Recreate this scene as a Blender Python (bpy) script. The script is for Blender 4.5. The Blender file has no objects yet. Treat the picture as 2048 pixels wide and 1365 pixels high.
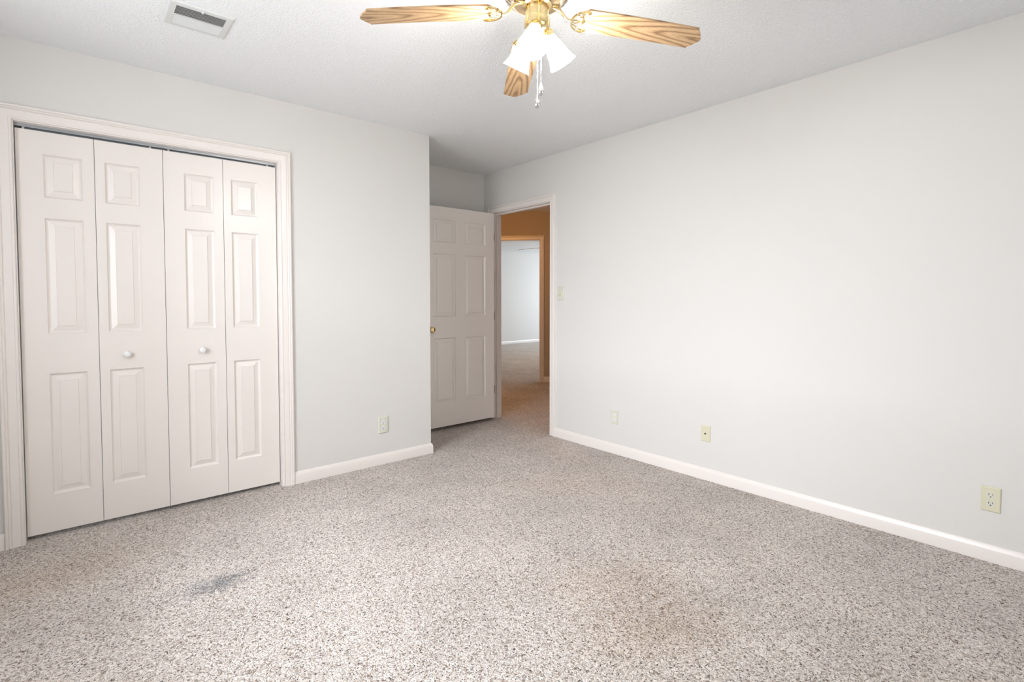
import bpy, bmesh, math
from mathutils import Vector, Matrix
C = bpy.context.scene.collection
PI = math.pi

# ------------------------------------------------------------------ camera
CAMZ = 1.2021
cd = bpy.data.cameras.new('camera'); cam = bpy.data.objects.new('camera', cd); C.objects.link(cam)
cd.sensor_width = 36.0; cd.lens = 1024.33 * 36 / 2048; cd.shift_y = -51.56 / 2048
cd.clip_start = 0.02; cd.clip_end = 100
yaw, pitch, roll = 0.7045, -0.033, -0.0006
F = Vector((math.sin(yaw)*math.cos(pitch), math.cos(yaw)*math.cos(pitch), math.sin(pitch)))
R = Vector((math.cos(yaw), -math.sin(yaw), 0)); U = R.cross(F)
R2 = math.cos(roll)*R + math.sin(roll)*U; U2 = R2.cross(F)
cam.matrix_world = Matrix(((R2.x, U2.x, -F.x, 0), (R2.y, U2.y, -F.y, 0), (R2.z, U2.z, -F.z, CAMZ), (0, 0, 0, 1)))
bpy.context.scene.camera = cam

# ------------------------------------------------------------------ world, lights, exposure
sc = bpy.context.scene
sc.view_settings.view_transform = 'Standard'; sc.view_settings.look = 'None'
sc.view_settings.gamma = 1.0; sc.view_settings.use_curve_mapping = False
sc.view_settings.exposure = -0.18
w = bpy.data.worlds.new('sky'); sc.world = w; w.use_nodes = True
w.node_tree.nodes['Background'].inputs[0].default_value = (0.75, 0.87, 1.0, 1)
w.node_tree.nodes['Background'].inputs[1].default_value = 1.0

def area(name, loc, size, size_y, power, color, direction):
    l = bpy.data.lights.new(name, 'AREA'); l.shape = 'RECTANGLE'; l.size = size; l.size_y = size_y
    l.energy = power; l.color = color
    o = bpy.data.objects.new(name, l); C.objects.link(o); o.location = loc
    o.rotation_euler = Vector(direction).to_track_quat('-Z', 'Y').to_euler()
    return o

def point(name, loc, power, color, radius):
    l = bpy.data.lights.new(name, 'POINT'); l.energy = power; l.color = color; l.shadow_soft_size = radius
    o = bpy.data.objects.new(name, l); C.objects.link(o); o.location = loc
    return o

SHADE_STRENGTH = 105.0
# daylight at the window in the side wall, and in the far room; weak fill at the added rear window
area('daylight_side_window', (-0.96, 1.62, 1.45), 1.55, 1.3, 72, (0.93, 0.95, 1.0), (1, 0, -0.05))
area('daylight_open_sky', (-2.6, 1.35, 2.2), 1.3, 0.8, 235, (0.86, 0.91, 1.0), (1, 0.16, -0.3))
area('rear_fill', (1.70, -0.86, 1.45), 1.5, 1.3, 8, (0.925, 0.955, 1.0), (0, 1, -0.1))  # fill lamp added behind the camera, no real window there
area('daylight_far_room', (11.60, 8.0, 1.45), 1.8, 1.3, 170, (0.78, 0.89, 1.0), (-1, 0.12, -0.1))
# the hall's own lamp
point('hall_bulb', (3.50, 4.55, 2.15), 24.0, (1.0, 0.49, 0.17), 0.06)

# ------------------------------------------------------------------ dimensions
H = 2.44
YC, XR, YB, XA = 3.4157, 3.1524, 4.1449, 2.0752
XL, Y0 = -0.75, -0.65
TH = 0.12

# ------------------------------------------------------------------ materials
def mat(name):
    m = bpy.data.materials.new(name); m.use_nodes = True
    return m, m.node_tree, m.node_tree.nodes['Principled BSDF']

def N(t, kind, **kw):
    n = t.nodes.new(kind)
    for k, v in kw.items():
        if k.startswith('i_'):
            key = k[2:]
            n.inputs[int(key) if key.isdigit() else key].default_value = v
        else: setattr(n, k, v)
    return n

def plain(name, col, rough=0.5, metal=0.0, bump=0.0, scale=200.0, dist=0.001, detail=3.0, spec=0.5):
    m, t, b = mat(name)
    b.inputs['Base Color'].default_value = (*col, 1); b.inputs['Roughness'].default_value = rough
    b.inputs['Metallic'].default_value = metal; b.inputs['Specular IOR Level'].default_value = spec
    if bump:
        tc = N(t, 'ShaderNodeTexCoord'); n = N(t, 'ShaderNodeTexNoise', i_Scale=scale, i_Detail=detail)
        t.links.new(tc.outputs['Object'], n.inputs['Vector'])
        bp = N(t, 'ShaderNodeBump', i_Strength=bump, i_Distance=dist)
        t.links.new(n.outputs['Fac'], bp.inputs['Height']); t.links.new(bp.outputs[0], b.inputs['Normal'])
    return m

M = {}
M['wall'] = plain('wall_paint', (0.69, 0.670, 0.638), 0.75, bump=0.12, scale=60, dist=0.002, spec=0.3)
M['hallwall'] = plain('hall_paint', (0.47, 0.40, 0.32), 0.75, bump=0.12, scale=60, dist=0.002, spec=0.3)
M['ceil'] = plain('stippled_ceiling', (0.87, 0.885, 0.885), 0.9, bump=0.8, scale=110, dist=0.008, detail=6, spec=0.2)
M['trim'] = plain('trim_paint', (0.80, 0.745, 0.70), 0.32)
M['door'] = plain('door_paint', (0.79, 0.74, 0.69), 0.30, bump=0.05, scale=90, dist=0.001)
M['white'] = plain('white_plastic', (0.80, 0.80, 0.79), 0.3)
M['cream'] = plain('cream_plastic', (0.66, 0.63, 0.47), 0.35)
M['ivory'] = plain('ivory_plastic', (0.66, 0.65, 0.55), 0.35)
M['dark'] = plain('dark_slot', (0.03, 0.028, 0.025), 0.6)
M['track'] = plain('galvanised_steel', (0.42, 0.44, 0.46), 0.35, metal=0.8)
M['brass'] = plain('polished_brass', (0.86, 0.68, 0.36), 0.16, metal=1.0)
M['antique'] = plain('antique_brass', (0.62, 0.54, 0.42), 0.28, metal=0.9)
M['bronze'] = plain('dark_bronze', (0.10, 0.075, 0.05), 0.35, metal=0.6)
M['chain'] = plain('white_chain', (0.85, 0.84, 0.80), 0.25, metal=0.2)
M['chrome'] = plain('chrome', (0.8, 0.8, 0.8), 0.12, metal=1.0)
M['ventw'] = plain('vent_enamel', (0.66, 0.67, 0.65), 0.4)
M['ventd'] = plain('duct_inside', (0.16, 0.16, 0.15), 0.8)
M['frame'] = plain('window_vinyl', (0.8, 0.8, 0.8), 0.4)

def glass_pane():
    m = bpy.data.materials.new('window_glass'); m.use_nodes = True; t = m.node_tree; t.nodes.clear()
    o = N(t, 'ShaderNodeOutputMaterial'); mix = N(t, 'ShaderNodeMixShader', i_0=0.06)
    a = N(t, 'ShaderNodeBsdfTransparent'); g = N(t, 'ShaderNodeBsdfGlossy'); g.inputs['Roughness'].default_value = 0.02
    t.links.new(a.outputs[0], mix.inputs[1]); t.links.new(g.outputs[0], mix.inputs[2]); t.links.new(mix.outputs[0], o.inputs[0])
    return m
M['glass'] = glass_pane()

def lit_glass():
    m, t, b = mat('frosted_lamp_glass')
    b.inputs['Base Color'].default_value = (0.95, 0.94, 0.92, 1); b.inputs['Roughness'].default_value = 0.5
    b.inputs['Emission Color'].default_value = (1.0, 0.965, 0.92, 1); b.inputs['Emission Strength'].default_value = SHADE_STRENGTH
    return m
M['shade'] = lit_glass()
M['shade_warm'] = lit_glass(); M['shade_warm'].name = 'warm_lamp_glass'
M['shade_warm'].node_tree.nodes['Principled BSDF'].inputs['Emission Color'].default_value = (1.0, 0.72, 0.42, 1)

def oak():
    m, t, b = mat('oak_blade')
    L = t.links.new
    tc = N(t, 'ShaderNodeTexCoord')
    sep = N(t, 'ShaderNodeSeparateXYZ'); L(tc.outputs['Object'], sep.inputs[0])
    # V-shaped figure along the blade: k = 26 x - 110 sqrt(y^2 + e) + noise
    yy = N(t, 'ShaderNodeMath', operation='MULTIPLY'); L(sep.outputs['Y'], yy.inputs[0]); L(sep.outputs['Y'], yy.inputs[1])
    ye = N(t, 'ShaderNodeMath', operation='ADD'); ye.inputs[1].default_value = 0.00006; L(yy.outputs[0], ye.inputs[0])
    sq = N(t, 'ShaderNodeMath', operation='SQRT'); L(ye.outputs[0], sq.inputs[0])
    sm = N(t, 'ShaderNodeMath', operation='MULTIPLY'); sm.inputs[1].default_value = -260.0; L(sq.outputs[0], sm.inputs[0])
    xm = N(t, 'ShaderNodeMath', operation='MULTIPLY_ADD'); xm.inputs[1].default_value = 46.0; L(sep.outputs['X'], xm.inputs[0]); L(sm.outputs[0], xm.inputs[2])
    mp = N(t, 'ShaderNodeMapping'); mp.inputs['Scale'].default_value = (3.0, 22.0, 22.0); L(tc.outputs['Object'], mp.inputs[0])
    n1 = N(t, 'ShaderNodeTexNoise', i_Scale=1.0, i_Detail=3.0); L(mp.outputs[0], n1.inputs['Vector'])
    ad = N(t, 'ShaderNodeMath', operation='MULTIPLY_ADD'); ad.inputs[1].default_value = 9.0; L(n1.outputs['Fac'], ad.inputs[0]); L(xm.outputs[0], ad.inputs[2])
    sn = N(t, 'ShaderNodeMath', operation='SINE'); L(ad.outputs[0], sn.inputs[0])
    mr = N(t, 'ShaderNodeMapRange'); mr.inputs[1].default_value = -1; mr.inputs[2].default_value = 1; L(sn.outputs[0], mr.inputs[0])
    cr = N(t, 'ShaderNodeValToRGB'); L(mr.outputs[0], cr.inputs[0])
    cr.color_ramp.elements[0].position = 0.0; cr.color_ramp.elements[0].color = (0.25, 0.145, 0.065, 1)
    cr.color_ramp.elements[1].position = 0.32; cr.color_ramp.elements[1].color = (0.46, 0.295, 0.155, 1)
    e = cr.color_ramp.elements.new(1.0); e.color = (0.55, 0.37, 0.205, 1)
    mp2 = N(t, 'ShaderNodeMapping'); mp2.inputs['Scale'].default_value = (8.0, 500.0, 500.0); L(tc.outputs['Object'], mp2.inputs[0])
    n2 = N(t, 'ShaderNodeTexNoise', i_Scale=1.0, i_Detail=4.0); L(mp2.outputs[0], n2.inputs['Vector'])
    r2 = N(t, 'ShaderNodeMapRange'); r2.inputs[1].default_value = 0.35; r2.inputs[2].default_value = 0.65; r2.inputs[3].default_value = 0.78; r2.inputs[4].default_value = 1.08; L(n2.outputs['Fac'], r2.inputs[0])
    mx = N(t, 'ShaderNodeVectorMath', operation='SCALE'); L(cr.outputs[0], mx.inputs[0]); L(r2.outputs[0], mx.inputs['Scale'])
    L(mx.outputs[0], b.inputs['Base Color']); b.inputs['Roughness'].default_value = 0.38
    return m
M['oak'] = oak()

def carpet():
    m, t, b = mat('frieze_carpet')
    L = t.links.new
    tc = N(t, 'ShaderNodeTexCoord'); P = tc.outputs['Object']
    # wander the coordinates so that the tufts look twisted
    nz = N(t, 'ShaderNodeTexNoise', i_Scale=70.0, i_Detail=2.0); L(P, nz.inputs['Vector'])
    sub = N(t, 'ShaderNodeVectorMath', operation='SUBTRACT'); sub.inputs[1].default_value = (0.5, 0.5, 0.5); L(nz.outputs['Color'], sub.inputs[0])
    scl = N(t, 'ShaderNodeVectorMath', operation='SCALE'); scl.inputs['Scale'].default_value = 0.022; L(sub.outputs[0], scl.inputs[0])
    add = N(t, 'ShaderNodeVectorMath', operation='ADD'); L(P, add.inputs[0]); L(scl.outputs[0], add.inputs[1])
    vo = N(t, 'ShaderNodeTexVoronoi', i_Scale=150.0, i_Randomness=1.0); L(add.outputs[0], vo.inputs['Vector'])
    sepc = N(t, 'ShaderNodeSeparateColor'); L(vo.outputs['Color'], sepc.inputs[0])
    cr = N(t, 'ShaderNodeValToRGB'); L(sepc.outputs[0], cr.inputs[0])
    el = cr.color_ramp.elements
    el[0].position = 0.0; el[0].color = CARPET[0]
    el[1].position = 1.0; el[1].color = CARPET[4]
    for p_, c_ in ((0.08, CARPET[1]), (0.22, CARPET[2]), (0.55, CARPET[3])):
        e = el.new(p_); e.color = c_
    # shade in the gaps between the tufts, darkened into the colour
    gap_shade = N(t, 'ShaderNodeMapRange'); gap_shade.inputs[1].default_value = 0.35; gap_shade.inputs[2].default_value = 0.85
    gap_shade.inputs[3].default_value = 1.06; gap_shade.inputs[4].default_value = 0.72; L(vo.outputs['Distance'], gap_shade.inputs[0])
    # broad traffic wear
    big = N(t, 'ShaderNodeTexNoise', i_Scale=2.3, i_Detail=4.0); L(P, big.inputs['Vector'])
    bigr = N(t, 'ShaderNodeMapRange'); bigr.inputs[1].default_value = 0.3; bigr.inputs[2].default_value = 0.7
    bigr.inputs[3].default_value = 0.89; bigr.inputs[4].default_value = 1.07; L(big.outputs['Fac'], bigr.inputs[0])
    mul = N(t, 'ShaderNodeMath', operation='MULTIPLY'); L(gap_shade.outputs[0], mul.inputs[0]); L(bigr.outputs[0], mul.inputs[1])
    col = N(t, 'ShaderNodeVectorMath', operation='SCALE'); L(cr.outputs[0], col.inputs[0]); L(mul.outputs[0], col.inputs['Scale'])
    # dark yarn flecks, with crevice shade between twisted ends put into the colour
    fk = N(t, 'ShaderNodeTexNoise', i_Scale=175.0, i_Detail=1.5); L(add.outputs[0], fk.inputs['Vector'])
    fr = N(t, 'ShaderNodeMapRange'); fr.inputs[1].default_value = 0.32; fr.inputs[2].default_value = 0.44
    fr.inputs[3].default_value = 0.12; fr.inputs[4].default_value = 1.0; L(fk.outputs['Fac'], fr.inputs[0])
    col2 = N(t, 'ShaderNodeVectorMath', operation='SCALE'); L(col.outputs[0], col2.inputs[0]); L(fr.outputs[0], col2.inputs['Scale'])
    last = col2.outputs[0]
    # stains: (x, y, rx, ry, angle, colour, strength)
    for sx, sy, rx, ry, an, cc, st in STAINS:
        mp = N(t, 'ShaderNodeMapping', vector_type='TEXTURE'); mp.inputs['Location'].default_value = (sx, sy, 0)
        mp.inputs['Rotation'].default_value = (0, 0, an); mp.inputs['Scale'].default_value = (rx, ry, 1)
        L(P, mp.inputs[0])
        ln = N(t, 'ShaderNodeVectorMath', operation='LENGTH'); L(mp.outputs[0], ln.inputs[0])
        nn = N(t, 'ShaderNodeTexNoise', i_Scale=26.0, i_Detail=4.0); L(P, nn.inputs['Vector'])
        s1 = N(t, 'ShaderNodeMath', operation='MULTIPLY_ADD'); s1.inputs[1].default_value = 1.5; s1.inputs[2].default_value = -0.75; L(nn.outputs['Fac'], s1.inputs[0])
        s2 = N(t, 'ShaderNodeMath', operation='ADD'); L(ln.outputs['Value'], s2.inputs[0]); L(s1.outputs[0], s2.inputs[1])
        s3 = N(t, 'ShaderNodeMapRange', interpolation_type='SMOOTHSTEP'); s3.inputs[1].default_value = 1.0; s3.inputs[2].default_value = 0.0
        s3.inputs[3].default_value = 0.0; s3.inputs[4].default_value = st; L(s2.outputs[0], s3.inputs[0])
        mx = N(t, 'ShaderNodeMix', data_type='RGBA', blend_type='MULTIPLY'); L(s3.outputs[0], mx.inputs['Factor'])
        L(last, mx.inputs['A']); mx.inputs['B'].default_value = cc
        last = mx.outputs['Result']
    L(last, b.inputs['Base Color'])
    b.inputs['Roughness'].default_value = 1.0; b.inputs['Specular IOR Level'].default_value = 0.05
    n2 = N(t, 'ShaderNodeTexNoise', i_Scale=320.0, i_Detail=2.0); L(P, n2.inputs['Vector'])
    hm = N(t, 'ShaderNodeMath', operation='MULTIPLY_ADD'); hm.inputs[1].default_value = -1.0; L(vo.outputs['Distance'], hm.inputs[0]); L(n2.outputs['Fac'], hm.inputs[2])
    bp = N(t, 'ShaderNodeBump', i_Strength=0.8, i_Distance=0.006); L(hm.outputs[0], bp.inputs['Height']); L(bp.outputs[0], b.inputs['Normal'])
    return m
CARPET = [(0.34, 0.27, 0.22, 1), (0.50, 0.425, 0.365, 1), (0.68, 0.60, 0.54, 1), (0.77, 0.695, 0.635, 1), (0.86, 0.80, 0.75, 1)]
STAINS = [(0.45, 2.42, 0.17, 0.10, 0.15, (0.50, 0.54, 0.58, 1), 0.85),
          (0.36, 2.43, 0.26, 0.13, 0.0, (0.78, 0.81, 0.84, 1), 0.7),
          (1.72, 1.34, 0.46, 0.26, -0.5, (0.84, 0.77, 0.70, 1), 0.65),
          (1.60, 1.05, 0.44, 0.28, -0.4, (0.82, 0.74, 0.66, 1), 0.75),
          (-0.15, 2.95, 0.60, 0.30, 0.1, (0.87, 0.80, 0.72, 1), 0.6),
          (2.35, 2.30, 0.60, 0.30, -0.7, (0.92, 0.87, 0.84, 1), 0.6)]
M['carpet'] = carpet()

# ------------------------------------------------------------------ mesh helpers
def box(bm, x0, x1, y0, y1, z0, z1, mtx=None):
    v = [bm.verts.new((x, y, z)) for z in (z0, z1) for y in (y0, y1) for x in (x0, x1)]
    for f in ((0, 2, 3, 1), (4, 5, 7, 6), (0, 1, 5, 4), (2, 6, 7, 3), (0, 4, 6, 2), (1, 3, 7, 5)):
        bm.faces.new([v[i] for i in f])
    if mtx is not None: bmesh.ops.transform(bm, matrix=mtx, verts=v)
    return v

def lathe(bm, prof, seg=32, mtx=None, cap=True):
    rings = []
    for r, z in prof:
        rings.append([bm.verts.new((r*math.cos(2*PI*i/seg), r*math.sin(2*PI*i/seg), z)) for i in range(seg)])
    for a, b in zip(rings, rings[1:]):
        for i in range(seg):
            bm.faces.new((a[i], a[(i+1) % seg], b[(i+1) % seg], b[i]))
    if cap:
        for ring, rev in ((rings[0], True), (rings[-1], False)):
            bm.faces.new(ring[::-1] if rev else ring)
    if mtx is not None: bmesh.ops.transform(bm, matrix=mtx, verts=[v for r_ in rings for v in r_])

def tube(bm, pts, r, seg=8, rs=None):
    pts = [Vector(p) for p in pts]; rings = []
    up = Vector((0.13, 0.27, 1)).normalized()
    for i, p in enumerate(pts):
        d = (pts[min(i+1, len(pts)-1)] - pts[max(i-1, 0)]).normalized()
        a = d.cross(up)
        if a.length < 1e-3: a = d.cross(Vector((1, 0, 0)))
        a.normalize(); b = d.cross(a); rr = rs[i] if rs else r
        rings.append([bm.verts.new(p + rr*(math.cos(2*PI*k/seg)*a + math.sin(2*PI*k/seg)*b)) for k in range(seg)])
    for a, b in zip(rings, rings[1:]):
        for k in range(seg): bm.faces.new((a[k], a[(k+1) % seg], b[(k+1) % seg], b[k]))
    bm.faces.new(rings[0][::-1]); bm.faces.new(rings[-1])

def prism(bm, poly, z0, z1, mtx=None):
    a = [bm.verts.new((x, y, z0)) for x, y in poly]; b = [bm.verts.new((x, y, z1)) for x, y in poly]
    n = len(poly); bm.faces.new(a[::-1]); bm.faces.new(b)
    for i in range(n): bm.faces.new((a[i], a[(i+1) % n], b[(i+1) % n], b[i]))
    if mtx is not None: bmesh.ops.transform(bm, matrix=mtx, verts=a+b)

def obj(name, bm, m, parent=None, loc=None, smooth=False, bevel=0.0, angle=35):
    bmesh.ops.remove_doubles(bm, verts=bm.verts, dist=1e-6)
    bmesh.ops.recalc_face_normals(bm, faces=bm.faces)
    if bevel:
        bmesh.ops.bevel(bm, geom=[e for e in bm.edges if e.calc_face_angle(0) > 0.5], offset=bevel, segments=2, affect='EDGES', profile=0.6)
    me = bpy.data.meshes.new(name); bm.to_mesh(me); bm.free(); me.materials.append(m)
    if smooth:
        me.shade_smooth(); me.set_sharp_from_angle(angle=math.radians(angle))
    o = bpy.data.objects.new(name, me); C.objects.link(o)
    if parent: o.parent = parent
    if loc: o.location = loc
    return o

def empty(name, loc=(0, 0, 0), rz=0.0):
    o = bpy.data.objects.new(name, None); C.objects.link(o); o.location = loc; o.rotation_euler = (0, 0, rz)
    o.empty_display_size = 0.05
    return o

def tag(o, label, cat, group=None, kind=None):
    o['label'] = label; o['category'] = cat
    if group: o['group'] = group
    if kind: o['kind'] = kind
    return o
B = bmesh.new

# ------------------------------------------------------------------ shell
def struct(name, bm, m, label, cat, **kw):
    return tag(obj(name, bm, m, **kw), label, cat, kind='structure')

b = B(); box(b, XL-0.3, 12.2, Y0-0.3, 10.7, -0.08, 0.0)
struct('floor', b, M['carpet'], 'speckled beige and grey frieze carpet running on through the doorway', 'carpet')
b = B(); box(b, XL-0.3, 12.2, Y0-0.3, 10.7, H, H+0.08)
struct('ceiling', b, M['ceil'], 'white stippled ceiling above the whole room', 'ceiling')

def wall_with_hole(bm, axis, a0, a1, p0, p1, holes):
    """wall slab between a0..a1 along axis ('x' or 'y'), p0..p1 thick, holes (h0,h1,z0,z1)"""
    def bb(u0, u1, z0, z1):
        if u1-u0 < 1e-6 or z1-z0 < 1e-6: return
        if axis == 'x': box(bm, u0, u1, p0, p1, z0, z1)
        else: box(bm, p0, p1, u0, u1, z0, z1)
    u = a0
    for h0, h1, z0, z1 in sorted(holes):
        bb(u, h0, 0, H); bb(h0, h1, 0, z0); bb(h0, h1, z1, H); u = h1
    bb(u, a1, 0, H)

CX0, CX1, CZ = -0.2128, 0.9782, 2.052         # closet opening
DY0, DY1, DZ = 3.195, 4.000, 2.038
TW = 0.102                                   # thickness of the wall with the doorway          # bedroom doorway
J = 0.018
b = B(); wall_with_hole(b, 'x', XL-TH, XA, YC, YC+TH, [(CX0-J, CX1+J, 0, CZ+J)])
struct('wall_closet', b, M['wall'], 'pale grey wall around the folding closet doors', 'wall')
b = B(); wall_with_hole(b, 'y', YC+TH, YB, XA-TH, XA, [])
struct('wall_alcove_side', b, M['wall'], 'pale grey side of the closet facing the doorway nook', 'wall')
b = B(); wall_with_hole(b, 'x', XL-TH, XR+TW, YB, YB+TH, [])
struct('wall_alcove', b, M['wall'], 'shaded grey wall behind the opened bedroom door', 'wall')
b = B(); wall_with_hole(b, 'y', Y0-TH, YB, XR, XR+TW, [(DY0-J, DY1+J, 0, DZ+J)])
struct('wall_right', b, M['wall'], 'long blank pale grey wall with the doorway at its far end', 'wall')
b = B(); wall_with_hole(b, 'y', Y0-TH, YC, XL-TH, XL, [(0.85, 2.40, 0.80, 2.08)])
struct('wall_left', b, M['wall'], 'pale grey wall with a window, facing the long blank wall', 'wall')
b = B(); wall_with_hole(b, 'x', XL, XR, Y0-TH, Y0, [(1.0, 2.4, 0.80, 2.08)])
struct('wall_back', b, M['wall'], 'pale grey wall with an added window, facing the closet doors', 'wall')
# hall
b = B(); box(b, XR, XR+TW, YB+TH, 6.3, 0, H); struct('wall_hall_near', b, M['hallwall'], 'hall wall beside the bedroom doorway', 'wall')
b = B(); box(b, XR+TW, 4.15, 6.18, 6.3, 0, H); struct('wall_hall_end', b, M['hallwall'], 'end wall of the hall', 'wall')
b = B(); box(b, XR+TW, 6.02, 1.9, 2.0, 0, H); struct('wall_hall_back', b, M['hallwall'], 'rear end wall of the hall', 'wall')
b = B(); box(b, 5.9, 6.02, 2.0, 4.40, 0, H); struct('wall_hall_far', b, M['hallwall'], 'hall wall opposite the bedroom', 'wall')
# the hall's slanting wall, local frame: x along (1,-1), y pointing back into the far room
S2 = math.sqrt(0.5)
DG = Matrix(((S2, S2, 0, 5.042), (-S2, S2, 0, 5.327), (0, 0, 1, 0), (0, 0, 0, 1)))
HW = 0.78
b = B(); wall_with_hole(b, 'x', -1.25, 1.22, 0, 0.11, [(-HW-J, J, 0, 2.03+J)])
bmesh.ops.transform(b, matrix=DG, verts=b.verts)
struct('wall_hall_slanted', b, M['hallwall'], 'slanting hall wall with the opening to the far room', 'wall')
# far room
b = B(); box(b, 3.9, 11.7, 10.3, 10.42, 0, H); struct('wall_far_back', b, M['wall'], 'pale wall of the far room seen through both doorways', 'wall')
b = B(); box(b, 3.98, 4.10, 6.3, 10.3, 0, H); struct('wall_far_left', b, M['wall'], 'side wall of the far room', 'wall')
b = B(); box(b, 6.02, 11.7, 4.35, 4.47, 0, H); struct('wall_far_front', b, M['wall'], 'front wall of the far room', 'wall')
b = B(); wall_with_hole(b, 'y', 4.47, 10.3, 11.5, 11.62, [(7.1, 8.9, 0.8, 2.1)]); struct('wall_far_right', b, M['wall'], 'far room wall with a window', 'wall')

def window(name, axis, u0, u1, z0, z1, p, inward, label):
    """frame set in the wall; axis is the wall's direction, p the plane of the outer face"""
    e = tag(empty(name, (0, 0, 0)), label, 'window', kind='structure')
    t = 0.05; q0, q1 = sorted((p, p+inward*0.06))
    def bb(bm, a, c, z_0, z_1, k0=q0, k1=q1):
        if axis == 'x': box(bm, a, c, k0, k1, z_0, z_1)
        else: box(bm, k0, k1, a, c, z_0, z_1)
    fr = B(); bb(fr, u0, u0+t, z0, z1); bb(fr, u1-t, u1, z0, z1); bb(fr, u0+t, u1-t, z0, z0+t); bb(fr, u0+t, u1-t, z1-t, z1)
    zm = (z0+z1)/2; bb(fr, u0+t, u1-t, zm-0.02, zm+0.02)
    obj('window_frame', fr, M['frame'], e)
    g = B(); k = (q0+q1)/2; bb(g, u0+t, u1-t, z0+t, z1-t, k-0.002, k+0.002); obj('pane', g, M['glass'], e)
    s = B(); s0, s1 = sorted((p+inward*0.06, p+inward*0.15)); bb(s, u0-0.03, u1+0.03, z0-0.025, z0, s0, s1); obj('window_sill', s, M['trim'], e)
window('window_1', 'y', 0.85, 2.40, 0.80, 2.08, XL-TH, 1, 'white framed window in the wall across from the long blank wall')
window('added_window_2', 'x', 1.0, 2.4, 0.80, 2.08, Y0-TH, 1, 'added white framed window, unseen in the wall behind the camera')  # unseen window added to go with the rear fill
window('window_3', 'y', 7.1, 8.9, 0.80, 2.10, 11.62, -1, 'white framed window of the far room')

# ------------------------------------------------------------------ casings, jambs, baseboards
CPROF = [(0, 0), (0, .008), (.003, .0105), (.009, .0105), (.0115, .008), (.030, .0105), (.041, .0115), (.0435, .009),
         (.0465, .0145), (.051, .0165), (.0545, .0135), (.0575, .0175), (.064, .0175), (.0675, .015), (.069, 0)]
def casing(bm, a0, a1, zt, place, reveal=0.005, zbot=0.0, scale=1.0):
    """place(a, out, z) -> point; a along the wall, out away from it"""
    rows = []
    for u, v in CPROF:
        u = u*scale + reveal
        rows.append([bm.verts.new(place(a, v, z)) for a, z in ((a0-u, zbot), (a0-u, zt+u), (a1+u, zt+u), (a1+u, zbot))])
    for r0, r1 in zip(rows, rows[1:]):
        for i in range(3): bm.faces.new((r0[i], r0[i+1], r1[i+1], r1[i]))
    bm.faces.new([r[0] for r in rows]); bm.faces.new([r[3] for r in rows][::-1])

# closet casing and jamb
b = B(); casing(b, CX0, CX1, CZ, lambda a, o, z: (a, YC-o, z))
struct('trim_1', b, M['trim'], 'cream moulded casing around the closet opening', 'door casing', smooth=True, angle=20)
b = B()
box(b, CX0-J, CX0, YC, YC+TH, 0, CZ+J); box(b, CX1, CX1+J, YC, YC+TH, 0, CZ+J); box(b, CX0, CX1, YC, YC+TH, CZ, CZ+J)
struct('trim_2', b, M['trim'], 'cream jamb lining the closet opening', 'door jamb')
# bedroom doorway casing and jamb
b = B(); casing(b, DY0, DY1, DZ, lambda a, o, z: (XR-o, a, z), scale=0.88)
struct('trim_3', b, M['trim'], 'cream moulded casing around the bedroom doorway', 'door casing', smooth=True, angle=20)
b = B()
for (y0, y1, z0, z1) in ((DY0-J, DY0, 0, DZ+J), (DY1, DY1+J, 0, DZ+J), (DY0, DY1, DZ, DZ+J)): box(b, XR, XR+TW, y0, y1, z0, z1)
# door stop
for (y0, y1, z0, z1) in ((DY0, DY0+.011, 0, DZ), (DY1-.011, DY1, 0, DZ), (DY0+.011, DY1-.011, DZ-.011, DZ)): box(b, XR+.04, XR+.075, y0, y1, z0, z1)
struct('trim_4', b, M['trim'], 'cream jamb and stop lining the bedroom doorway', 'door jamb')
b = B(); casing(b, DY0, DY1, DZ, lambda a, o, z: (XR+TW+o, a, z), scale=0.88)
struct('trim_5', b, M['trim'], 'casing on the hall side of the bedroom doorway', 'door casing', smooth=True, angle=20)
# far doorway in slanted wall
def dg(a, o, z): return DG @ Vector((a, -o, z))
b = B(); casing(b, -HW, 0, 2.03, dg, scale=0.88)
struct('trim_6', b, M['trim'], 'casing around the slanting hall doorway', 'door casing', smooth=True, angle=20)
b = B()
for (x0, x1, z0, z1) in ((-HW-J, -HW, 0, 2.03+J), (0, J, 0, 2.03+J), (-HW, 0, 2.03, 2.03+J)): box(b, x0, x1, 0, 0.11, z0, z1, DG)
struct('trim_7', b, M['trim'], 'jamb lining the slanting hall doorway', 'door jamb')

BPROF = [(0, 0), (.013, 0), (.013, .056), (.0115, .060), (.009, .066), (.0065, .073), (.004, .077), (0, .078)]
def baseboard(bm, p0, p1, n, m0=0.0, m1=0.0):
    """board from p0 to p1 on the wall whose room side is n; m0/m1: +1 outside mitre, -1 inside mitre"""
    p0, p1, n = Vector(p0), Vector(p1), Vector(n); d = (p1-p0).normalized(); rows = []
    for o, z in BPROF:
        rows.append((bm.verts.new(p0 - d*o*m0 + n*o + Vector((0, 0, z))), bm.verts.new(p1 + d*o*m1 + n*o + Vector((0, 0, z)))))
    for a, c in zip(rows, rows[1:]): bm.faces.new((a[0], a[1], c[1], c[0]))
    bm.faces.new([r[0] for r in rows]); bm.faces.new([r[1] for r in rows][::-1])
def bb(name, segs, label):
    b = B()
    for s in segs: baseboard(b, *s)
    return struct(name, b, M['trim'], label, 'baseboard', smooth=True, angle=30)
cw = 0.074
bb('baseboard_closet', [((CX1+cw, YC, 0), (XA, YC, 0), (0, -1, 0), 0, 1)], 'cream baseboard between the closet casing and the wall corner')
bb('baseboard_closet_end', [((XL, YC, 0), (CX0-cw, YC, 0), (0, -1, 0), 0, 0)], 'short cream baseboard on the other side of the closet casing')
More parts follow.
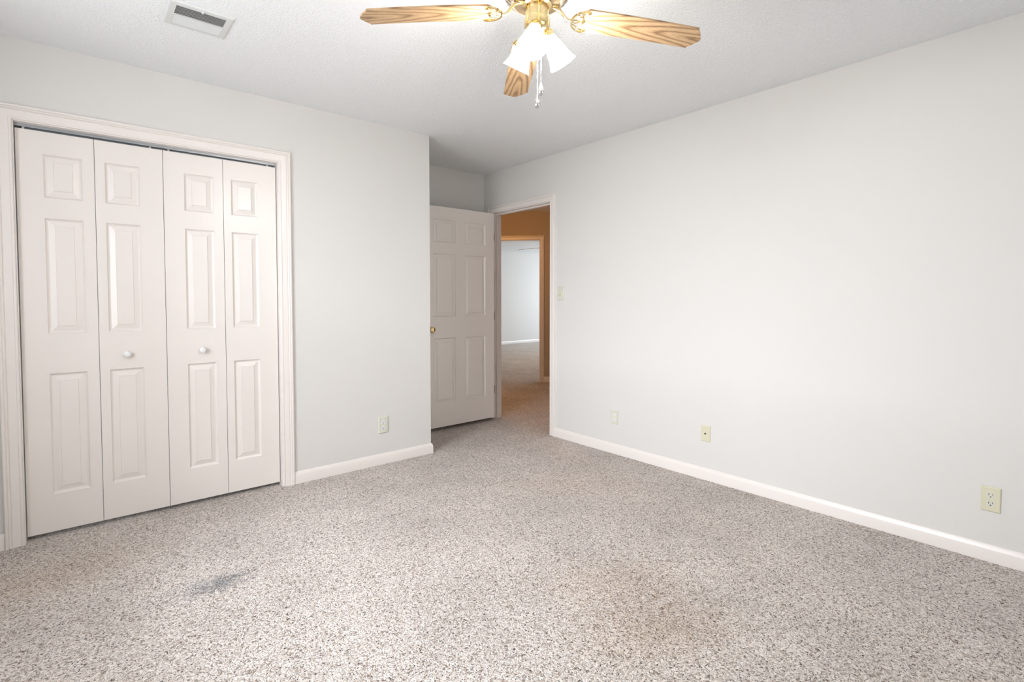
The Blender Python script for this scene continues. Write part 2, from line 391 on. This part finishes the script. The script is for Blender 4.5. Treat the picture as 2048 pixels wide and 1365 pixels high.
bb('baseboard_alcove_side', [((XA, YC, 0), (XA, YB, 0), (1, 0, 0), 1, 0)], 'cream baseboard returning round the wall corner to the nook')
bb('baseboard_alcove', [((XA, YB, 0), (XR, YB, 0), (0, -1, 0), 0, 0)], 'cream baseboard behind the opened bedroom door')
bb('baseboard_right', [((XR, Y0, 0), (XR, DY0-0.066, 0), (-1, 0, 0), 0, 0)], 'long cream baseboard under the blank wall')
bb('baseboard_left', [((XL, Y0, 0), (XL, YC, 0), (1, 0, 0), 0, 0)], 'cream baseboard under the side window')
bb('baseboard_back', [((XL, Y0, 0), (XR, Y0, 0), (0, 1, 0), 0, 0)], 'cream baseboard under the added rear window')
bb('baseboard_hall', [(DG @ Vector((0.066, 0, 0)), DG @ Vector((1.2, 0, 0)), (-S2, -S2, 0), 0, 0)], 'baseboard beside the slanting hall doorway')
bb('baseboard_far', [((4.1, 10.3, 0), (11.5, 10.3, 0), (0, -1, 0), 0, 0)], 'white baseboard of the far room')

# ------------------------------------------------------------------ doors
PANEL = [(0, 0), (.003, .005), (.007, .0095), (.011, .0115), (.0135, .0115), (.037, .0048), (.0382, .0018)]
def panel_leaf(bm, x0, x1, z0, z1, yf, th, panels):
    """door slab: front face y = yf looking to -y, raised panels (px0,px1,pz0,pz1) moulded into the front and back"""
    xs = sorted({x0, x1, *[p[0] for p in panels], *[p[1] for p in panels]})
    zs = sorted({z0, z1, *[p[2] for p in panels], *[p[3] for p in panels]})
    for side in (0, 1):
        Y = yf if side == 0 else yf+th; s = 1 if side == 0 else -1
        for i in range(len(xs)-1):
            for k in range(len(zs)-1):
                cx, cz = (xs[i]+xs[i+1])/2, (zs[k]+zs[k+1])/2
                if any(p[0] < cx < p[1] and p[2] < cz < p[3] for p in panels): continue
                bm.faces.new([bm.verts.new((x, Y, z)) for x, z in ((xs[i], zs[k]), (xs[i+1], zs[k]), (xs[i+1], zs[k+1]), (xs[i], zs[k+1]))])
        for p in panels:
            rings = [[bm.verts.new((x, Y+s*d, z)) for x, z in ((p[0]+o, p[2]+o), (p[1]-o, p[2]+o), (p[1]-o, p[3]-o), (p[0]+o, p[3]-o))] for o, d in PANEL]
            for a, c in zip(rings, rings[1:]):
                for i in range(4): bm.faces.new((a[i], a[(i+1) % 4], c[(i+1) % 4], c[i]))
            bm.faces.new(rings[-1])
    for a in (xs, ):
        for i in range(len(xs)-1):
            for z in (z0, z1): bm.faces.new([bm.verts.new(q) for q in ((xs[i], yf, z), (xs[i+1], yf, z), (xs[i+1], yf+th, z), (xs[i], yf+th, z))])
    for k in range(len(zs)-1):
        for x in (x0, x1): bm.faces.new([bm.verts.new(q) for q in ((x, yf, zs[k]), (x, yf, zs[k+1]), (x, yf+th, zs[k+1]), (x, yf+th, zs[k]))])

ROWS = [(0.212, 0.824), (1.026, 1.602), (1.704, 1.917)]
LW = 0.2965; LX = -0.2105; YL = YC+0.038
def bifold(name, i0, knob_leaf, label, knob_label):
    e = tag(empty(name, (LX+LW*(i0+1), YL, 0)), label, 'closet door', kind='structure')
    org = Vector(e.location)
    for i in (i0, i0+1):
        x0 = LX+LW*i; p0 = x0 + (0.099 if i % 2 == 0 else 0.042)
        b = B(); panel_leaf(b, x0+0.0012, x0+LW-0.0012, 0.022, 2.028, YL, 0.033, [(p0, p0+0.148, a, c) for a, c in ROWS])
        bmesh.ops.translate(b, vec=-org, verts=b.verts)
        obj('door_leaf', b, M['door'], e)
        if i == knob_leaf:
            kx = p0+0.074
            k = B(); mt = Matrix.Translation((kx, YL, 0.902)) @ Matrix.Rotation(PI/2, 4, 'X')
            lathe(k, [(.009, 0), (.0085, .008), (.009, .011), (.015, .015), (.0178, .021), (.0178, .026), (.015, .031), (.008, .0345), (.0015, .0355)], 28, mt)
            bmesh.ops.translate(k, vec=-org, verts=k.verts)
            obj('door_knob', k, M['white'], e, smooth=True, angle=60)
    return e
bifold('door_1', 0, 1, 'folding closet door pair of two panelled leaves next to the cream casing at the frame edge', '')
bifold('door_2', 2, 2, 'folding closet door pair of two panelled leaves nearer the open doorway', '')

tr = tag(empty('door_track', ((CX0+CX1)/2, YL+0.016, CZ)), 'grey metal track above the folding closet doors', 'door track')
b = B()
for y0, y1, z0, z1 in ((-.017, .017, -.004, 0), (-.017, -.0145, -.013, -.004), (.0145, .017, -.020, -.004)): box(b, CX0-tr.location.x, CX1-tr.location.x, y0, y1, z0, z1)
obj('rail', b, M['track'], tr)
for x in (LX+0.03, LX+2*LW-0.055, LX+2*LW+0.03, LX+4*LW-0.045):
    b = B(); lathe(b, [(.0055, -.0235), (.0055, -.012), (.0035, -.012), (.0035, -.004)], 12, Matrix.Translation((x-tr.location.x, 0, 0)))
    obj('pivot_pin', b, M['white'], tr, smooth=True)

# bedroom door, opened at a right angle against the nook wall
DX0, DX1, DYF = 2.312, 3.1045, 3.922
d = tag(empty('door_3', (DX1, DYF+0.035, 0)), 'six panel cream bedroom door standing open against the nook wall', 'door', kind='structure')
org = Vector(d.location)
b = B(); panel_leaf(b, DX0, DX1, 0.036, 2.024, DYF, 0.035, [(x0, x1, a, c) for x0, x1 in ((2.437-0.02, 2.655), (2.762, 3.001)) for a, c in ((0.252, 0.842), (1.036, 1.603), (1.706, 1.912))])
bmesh.ops.translate(b, vec=-org, verts=b.verts); obj('door_leaf', b, M['door'], d)
k = B(); mt = Matrix.Translation((DX0+0.062, DYF, 0.925)) @ Matrix.Rotation(PI/2, 4, 'X')
lathe(k, [(.031, 0), (.031, .004), (.026, .009), (.013, .012), (.011, .026), (.016, .032), (.026, .040), (.029, .050), (.026, .060), (.018, .066), (.002, .068)], 32, mt)
bmesh.ops.translate(k, vec=-org, verts=k.verts); obj('door_knob', k, M['brass'], d, smooth=True, angle=50)
for z in (0.31, 1.03, 1.80):
    k = B(); lathe(k, [(.0045, -.038), (.0045, .038)], 12, Matrix.Translation((DX1+0.0055, DYF+0.006, z)))
    bmesh.ops.translate(k, vec=-org, verts=k.verts); obj('hinge', k, M['bronze'], d, smooth=True)

# ------------------------------------------------------------------ wall plates
def plate_bm(w_, h_, t=0.0075):
    b = B(); e_ = 0.004
    o = [(-w_/2, -h_/2), (w_/2, -h_/2), (w_/2, h_/2), (-w_/2, h_/2)]
    r = []
    for ins, y in ((0, 0), (0, -t*0.45), (e_*0.5, -t*0.85), (e_, -t)):
        r.append([b.verts.new((x - math.copysign(ins, x), y, z - math.copysign(ins, z))) for x, z in o])
    for a, c in zip(r, r[1:]):
        for i in range(4): b.faces.new((a[i], a[(i+1) % 4], c[(i+1) % 4], c[i]))
    b.faces.new(r[-1]); b.faces.new(r[0][::-1])
    return b
FY = Matrix.Rotation(PI/2, 4, 'X')     # lathe axis -> -y
def screw(parent, x, z, y=-0.006, m='ivory'):
    k = B(); lathe(k, [(.0032, 0), (.0032, .0008), (.002, .0014)], 14, Matrix.Translation((x, y, z)) @ FY)
    obj('screw', k, M[m], parent, smooth=True)

def outlet(loc, rz, w_, h_, label, pm, rm, turn=1):
    e = tag(empty('wall_outlet', loc, rz), label, 'outlet', 'outlets low on the walls')
    obj('cover_plate', plate_bm(w_, h_), M[pm], e)
    s = h_/0.114
    for zz in (1, -1):
        b = B(); pts = []
        for i in range(32):
            a = 2*PI*i/32; x, z = 0.0172*math.cos(a), 0.0172*math.sin(a)
            z = max(-0.0145, min(0.0145, z)); pts.append((x*s, z*s))
        f0 = [b.verts.new((x, -0.005, z)) for x, z in pts]; f1 = [b.verts.new((x*.97, -0.0085, z*.97)) for x, z in pts]
        for i in range(32): b.faces.new((f0[i], f0[(i+1) % 32], f1[(i+1) % 32], f1[i]))
        b.faces.new(f1); bmesh.ops.translate(b, vec=(0, 0, zz*0.0195*s), verts=b.verts)
        r_ = obj('receptacle', b, M[rm], e)
        for (cx, cz, ww, hh) in ((-0.0063, 0.0035, 0.0024, 0.0085), (0.0063, 0.0035, 0.002, 0.007), (0, -0.0075, 0.0048, 0.0045)):
            q = B(); box(q, (cx-ww/2)*s, (cx+ww/2)*s, -0.0091, -0.0083, (cz-hh/2)*s+zz*.0195*s, (cz+hh/2)*s+zz*.0195*s)
            obj('slot', q, M['dark'], r_)
    screw(e, 0, 0, m=pm)
    return e
outlet((1.675, YC, 0.287), 0, 0.074, 0.120, 'ivory duplex outlet on the short wall beside the closet casing', 'ivory', 'white')
outlet((XR, 2.483, 0.283), -PI/2, 0.068, 0.108, 'off-white outlet low on the long wall, closest to the doorway', 'ivory', 'white')
o3 = outlet((XR, 0.343, 0.287), -PI/2, 0.068, 0.113, 'cream duplex outlet on the long wall, the one farthest from the doorway', 'cream', 'ivory')

e = tag(empty('coax_plate', (XR, 1.729, 0.308), -PI/2), 'cream cable plate with one centre jack, between the two outlets of the long wall', 'wall plate')
obj('cover_plate', plate_bm(0.064, 0.106), M['cream'], e)
b = B(); lathe(b, [(.0055, 0), (.0055, .003), (.0045, .003), (.0045, .009), (.003, .009)], 12, Matrix.Translation((0, -0.006, 0)) @ FY); obj('jack', b, M['bronze'], e, smooth=True)
screw(e, 0, 0.042, m='cream'); screw(e, 0, -0.042, m='cream')

e = tag(empty('dimmer_switch', (XR, 3.062, 1.245), -PI/2), 'white dimmer switch with a round knob beside the bedroom doorway', 'light switch')
obj('cover_plate', plate_bm(0.078, 0.118), M['ivory'], e)
b = B(); lathe(b, [(.0165, 0), (.0165, .006), (.0155, .012), (.0145, .018), (.012, .0195), (.002, .0200)], 28, Matrix.Translation((-0.004, -0.006, 0)) @ FY); obj('dial_knob', b, M['cream'], e, smooth=True, angle=40)
screw(e, 0, 0.042); screw(e, 0, -0.042)

# ------------------------------------------------------------------ ceiling register
v = tag(empty('ceiling_vent', (0.441, 2.664, H)), 'white metal air vent with two rows of louvres in the ceiling above the closet doors', 'air vent')
VX, VY = 0.121, 0.113
b = B()
def frame_rect(bm, x0, x1, y0, y1, holes, z0, z1):
    xs = sorted({x0, x1, *[h[0] for h in holes], *[h[1] for h in holes]}); ys = sorted({y0, y1, *[h[2] for h in holes], *[h[3] for h in holes]})
    for i in range(len(xs)-1):
        for k in range(len(ys)-1):
            cx, cy = (xs[i]+xs[i+1])/2, (ys[k]+ys[k+1])/2
            if any(h[0] < cx < h[1] and h[2] < cy < h[3] for h in holes): continue
            box(bm, xs[i], xs[i+1], ys[k], ys[k+1], z0, z1)
# rolled edge
rows = []
HO = [(-0.094, 0.092, -0.086, -0.006), (-0.094, 0.092, 0.006, 0.086)]
frame_rect(b, -VX+0.008, VX-0.008, -VY+0.008, VY-0.008, HO, -0.007, -0.005)
o4 = [(-1, -1), (1, -1), (1, 1), (-1, 1)]
for ins, z in ((0, 0), (0.001, -0.004), (0.004, -0.0065), (0.008, -0.007)):
    rows.append([b.verts.new((sx*(VX-ins), sy*(VY-ins), z)) for sx, sy in o4])
for a, c in zip(rows, rows[1:]):
    for i in range(4): b.faces.new((a[i], a[(i+1) % 4], c[(i+1) % 4], c[i]))
obj('vent_frame', b, M['ventw'], v)
b = B(); box(b, -0.096, 0.094, -0.088, 0.088, -0.0012, -0.0006); obj('duct_opening', b, M['ventd'], v)
for k in range(14):
    row = 0 if k < 7 else 1; j = k % 7
    y = (HO[row][2] + 0.006 + j*0.0113)
    b = B(); ang = math.radians(38 if row == 0 else -38)
    mt = Matrix.Translation((0, y, -0.0045)) @ Matrix.Rotation(ang, 4, 'X')
    box(b, -0.094, 0.092, -0.0047, 0.0047, -0.0004, 0.0004, mt)
    obj('louvre', b, M['ventw'], v)
b = B(); box(b, -0.004, 0.004, -0.100, -0.086, -0.012, -0.006); obj('lever', b, M['ventw'], v)

# ------------------------------------------------------------------ ceiling fan
def ceiling_fan(loc, ang0, shade_ang, label, blade_z=2.15, R0=0.605, sm='shade'):
    f = tag(empty('ceiling_fan', loc), label, 'ceiling fan')
    z = blade_z - loc[2]; top = H - loc[2]
    # canopy + short rod
    b = B(); lathe(b, [(.070, top), (.070, top-.012), (.060, top-.035), (.035, top-.048), (.016, top-.052), (.016, z+.225), (.05, z+.215), (.02, z+.20)], 40)
    obj('canopy', b, M['brass'], f, smooth=True)
    b = B(); lathe(b, [(.03, z+.205), (.075, z+.198), (.105, z+.180), (.117, z+.162), (.120, z+.145), (.120, z+.126), (.114, z+.111), (.092, z+.090), (.088, z+.087), (.03, z+.087)], 56)
    mh = obj('motor_housing', b, M['antique'], f, smooth=True)
    b = B(); lathe(b, [(.082, z+.0872), (.082, z+.0855), (.04, z+.0855)], 48); obj('flywheel', b, M['bronze'], mh, smooth=True)
    # cooling slots round the lower rim
    for k in range(28):
        a = 2*PI*k/28; s = B()
        mt = Matrix.Rotation(a, 4, 'Z') @ Matrix.Translation((0.1030, 0, z+0.1005)) @ Matrix.Rotation(math.radians(-43.7), 4, 'Y')
        box(s, -0.0135, 0.0135, -0.0022, 0.0022, -0.0008, 0.0025, mt)
        obj('cooling_slot', s, M['bronze'], mh)
    b = B(); lathe(b, [(.050, z+.0855), (.052, z+.080), (.042, z+.076), (.0415, z+.035), (.0435, z+.033)], 40)
    obj('switch_housing', b, M['brass'], f, smooth=True, angle=30)
    b = B(); lathe(b, [(.0435, z+.035), (.0455, z+.022), (.0455, z+.008), (.040, z-.004), (.026, z-.016), (.010, z-.022), (.008, z-.030), (.001, z-.033)], 40)
    lk = obj('light_fitter', b, M['brass'], f, smooth=True, angle=30)
    # blades
    blade_me = iron_me = None
    for k in range(4):
        a = ang0 + k*PI/2
        if blade_me is None:
            b = B(); r0, r1 = 0.160, R0
            def half(x):
                e = x-r0; g = r1-x; h_ = 0.0595-0.004*(x-r0)/(r1-r0)
                if e < .020: h_ = min(h_, .034+.0255*math.sqrt(max(0, e/.020)))
                if g < .040: h_ = min(h_, h_-.0035*(1-g/.040)**2)
                if g < .027: h_ = min(h_, .046*(g/.027)**.8 + .0035)
                return h_
            xs = [r0, r0+.002, r0+.005, r0+.010, r0+.015, r0+.020] + [r0+.02+(r1-.04-r0-.02)*i/24 for i in range(1, 25)] + [r1-.04+.04*i/12 for i in range(1, 13)]
            grid = []
            for zz in (-.003, .003):
                grid.append([[b.verts.new((x, half(x)*v_, zz+.043-.070*(x-r0)-.06*(x-r0)**2)) for v_ in (-1, -.5, 0, .5, 1)] for x in xs])
            nx = len(xs)
            for g_, fl in ((grid[0], 0), (grid[1], 1)):
                for i in range(nx-1):
                    for q_ in range(4): b.faces.new((g_[i][q_], g_[i+1][q_], g_[i+1][q_+1], g_[i][q_+1]))
            for i in range(nx-1):
                for q_ in (0, 4): b.faces.new((grid[0][i][q_], grid[0][i+1][q_], grid[1][i+1][q_], grid[1][i][q_]))
            for i in (0, nx-1):
                for q_ in range(4): b.faces.new((grid[0][i][q_], grid[0][i][q_+1], grid[1][i][q_+1], grid[1][i][q_]))
            bl = obj('blade', b, M['oak'], f, smooth=True, angle=30); blade_me = bl.data
        else:
            bl = bpy.data.objects.new('blade', blade_me); C.objects.link(bl); bl.parent = f
        bl.matrix_local = Matrix.Rotation(a, 4, 'Z') @ Matrix.Translation((0, 0, z)) @ Matrix.Rotation(math.radians(-6.5), 4, 'X')
        if iron_me is None:
            b = B()
            zt = 0.0850
            tube(b, [(.060, 0, zt-.002), (.074, 0, zt-.006), (.086, 0, zt-.014), (.096, 0, .060), (.108, 0, .050), (.124, 0, .047)], .005, 10, [.0085, .008, .006, .0055, .0055, .004])
            box(b, .050, .078, -.013, .013, zt-.004, zt)
            def arc(r, a0, a1, n, cx=.182):
                return [(cx - r*math.cos(a0+(a1-a0)*i/n), r*1.0*math.sin(a0+(a1-a0)*i/n)) for i in range(n+1)]
            A = 1.50
            o_ = arc(.0595, -A, A, 30); i_ = arc(.0545, A, -A, 30)
            prism(b, o_+i_, .0425, .0475)
            for sgn in (-1, 1):
                tube(b, [(.128, sgn*.014, .045), (.138, sgn*.018, .044), (.148, sgn*.028, .044), (.146, sgn*.037, .044), (.139, sgn*.036, .044)], .0022, 8)
                tube(b, [(.150, sgn*.047, .045), (.160, sgn*.038, .044), (.170, sgn*.042, .044), (.171, sgn*.050, .044)], .0022, 8)
                tube(b, [(.148, sgn*.028, .044), (.160, sgn*.024, .044), (.166, sgn*.014, .044), (.163, 0, .044)], .0020, 8)
            tube(b, [(.124, 0, .046), (.140, .009, .044), (.158, 0, .044), (.140, -.009, .044), (.124, 0, .046)], .0024, 8)
            for (sx, sy) in ((.167, 0), (.180, .046), (.180, -.046)):
                lathe(b, [(.0055, .0415), (.0055, .0475)], 14, Matrix.Translation((sx, sy, 0)))
            bmesh.ops.translate(b, vec=(0, 0, -.0075), verts=[v_ for v_ in b.verts if v_.co.x > .100])
            ir = obj('blade_bracket', b, M['brass'], bl, smooth=True, angle=45); iron_me = ir.data
        else:
            ir = bpy.data.objects.new('blade_bracket', iron_me); C.objects.link(ir); ir.parent = bl
    # lamps
    sh_me = None
    for a in shade_ang:
        d = Vector((math.cos(a), math.sin(a), 0))
        tilt = math.radians(33)
        ax = (d*math.sin(tilt) + Vector((0, 0, -math.cos(tilt)))).normalized()
        base = Vector((0, 0, z-.002)) + d*0.030
        q = Vector((0, 0, 1)).rotation_difference(ax).to_matrix().to_4x4()
        if sh_me is None:
            b = B(); pr = [(.022, .020), (.0225, .030), (.026, .042), (.031, .058), (.035, .078), (.0385, .098), (.043, .114), (.049, .128), (.0465, .128), (.041, .115), (.0365, .098), (.033, .078), (.029, .058), (.024, .042), (.020, .031)]
            seg = 48; rings = []
            for r_, zz in pr:
                fl = max(0, (zz-.07)/.058)
                rings.append([b.verts.new(((r_*(1+.035*fl*math.cos(12*2*PI*i/seg)))*math.cos(2*PI*i/seg), (r_*(1+.035*fl*math.cos(12*2*PI*i/seg)))*math.sin(2*PI*i/seg), zz)) for i in range(seg)])
            for r0_, r1_ in zip(rings, rings[1:]):
                for i in range(seg): b.faces.new((r0_[i], r0_[(i+1) % seg], r1_[(i+1) % seg], r1_[i]))
            sh = obj('glass_shade', b, M[sm], f, smooth=True, angle=60); sh_me = sh.data
            b = B(); lathe(b, [(.010, -.012), (.012, -.002), (.020, .004), (.0245, .010), (.0245, .024), (.0225, .026)], 28); hold = obj('lamp_holder', b, M['brass'], sh, smooth=True, angle=40); h_me = hold.data
            b = B(); lathe(b, [(.010, .015), (.012, .030), (.020, .050), (.0245, .068), (.022, .084), (.012, .094), (.001, .097)], 24); bu = obj('bulb', b, M[sm], sh, smooth=True, angle=70); b_me = bu.data
        else:
            sh = bpy.data.objects.new('glass_shade', sh_me); C.objects.link(sh); sh.parent = f
            for nm, me in (('lamp_holder', h_me), ('bulb', b_me)):
                x = bpy.data.objects.new(nm, me); C.objects.link(x); x.parent = sh
        sh.matrix_local = Matrix.Translation(base) @ q
    # pull chains: (offset along camera right, forward, length)
    for dx, dy, zb in ((0.002, 0.0, -0.258), (0.0145, 0.0, -0.214)):
        px, py = dx*R.x - dy*R.y, dx*R.y + dy*R.x
        b = B(); n = int((-.028-(zb+.03))/.005)
        tube(b, [(px, py, z-.026), (px, py, z+zb+.028)], .0009, 8)
        for i in range(n): bmesh.ops.create_icosphere(b, subdivisions=1, radius=.0016, matrix=Matrix.Translation((px, py, z-.028-i*.005)))
        ch = obj('pull_chain', b, M['chain'], f, smooth=True, angle=60)
        b = B(); lathe(b, [(.0015, .028), (.0038, .019), (.0075, .009), (.0108, .001), (.0120, -.005), (.0112, -.011), (.0080, -.0155), (.0045, -.018), (.001, -.019)], 24, Matrix.Translation((px, py, z+zb)))
        obj('pull_knob', b, M['chrome'], ch, smooth=True, angle=70)
    return f
FA = math.radians(-33.3)
fw = PI/2 - yaw       # direction angle of camera forward in xy
ceiling_fan((1.255, 1.34, H), FA, [fw+math.radians(47), fw-math.radians(73), fw+math.radians(167)], 'oak bladed ceiling fan with lit glass shades and two pull chains in the main room')
ceiling_fan((7.06, 7.24, H), math.radians(137), [fw+math.radians(90), fw-math.radians(30), fw+math.radians(210)], 'distant ceiling fan in the far room, one blade showing past the door edge', R0=0.575, sm='shade_warm')
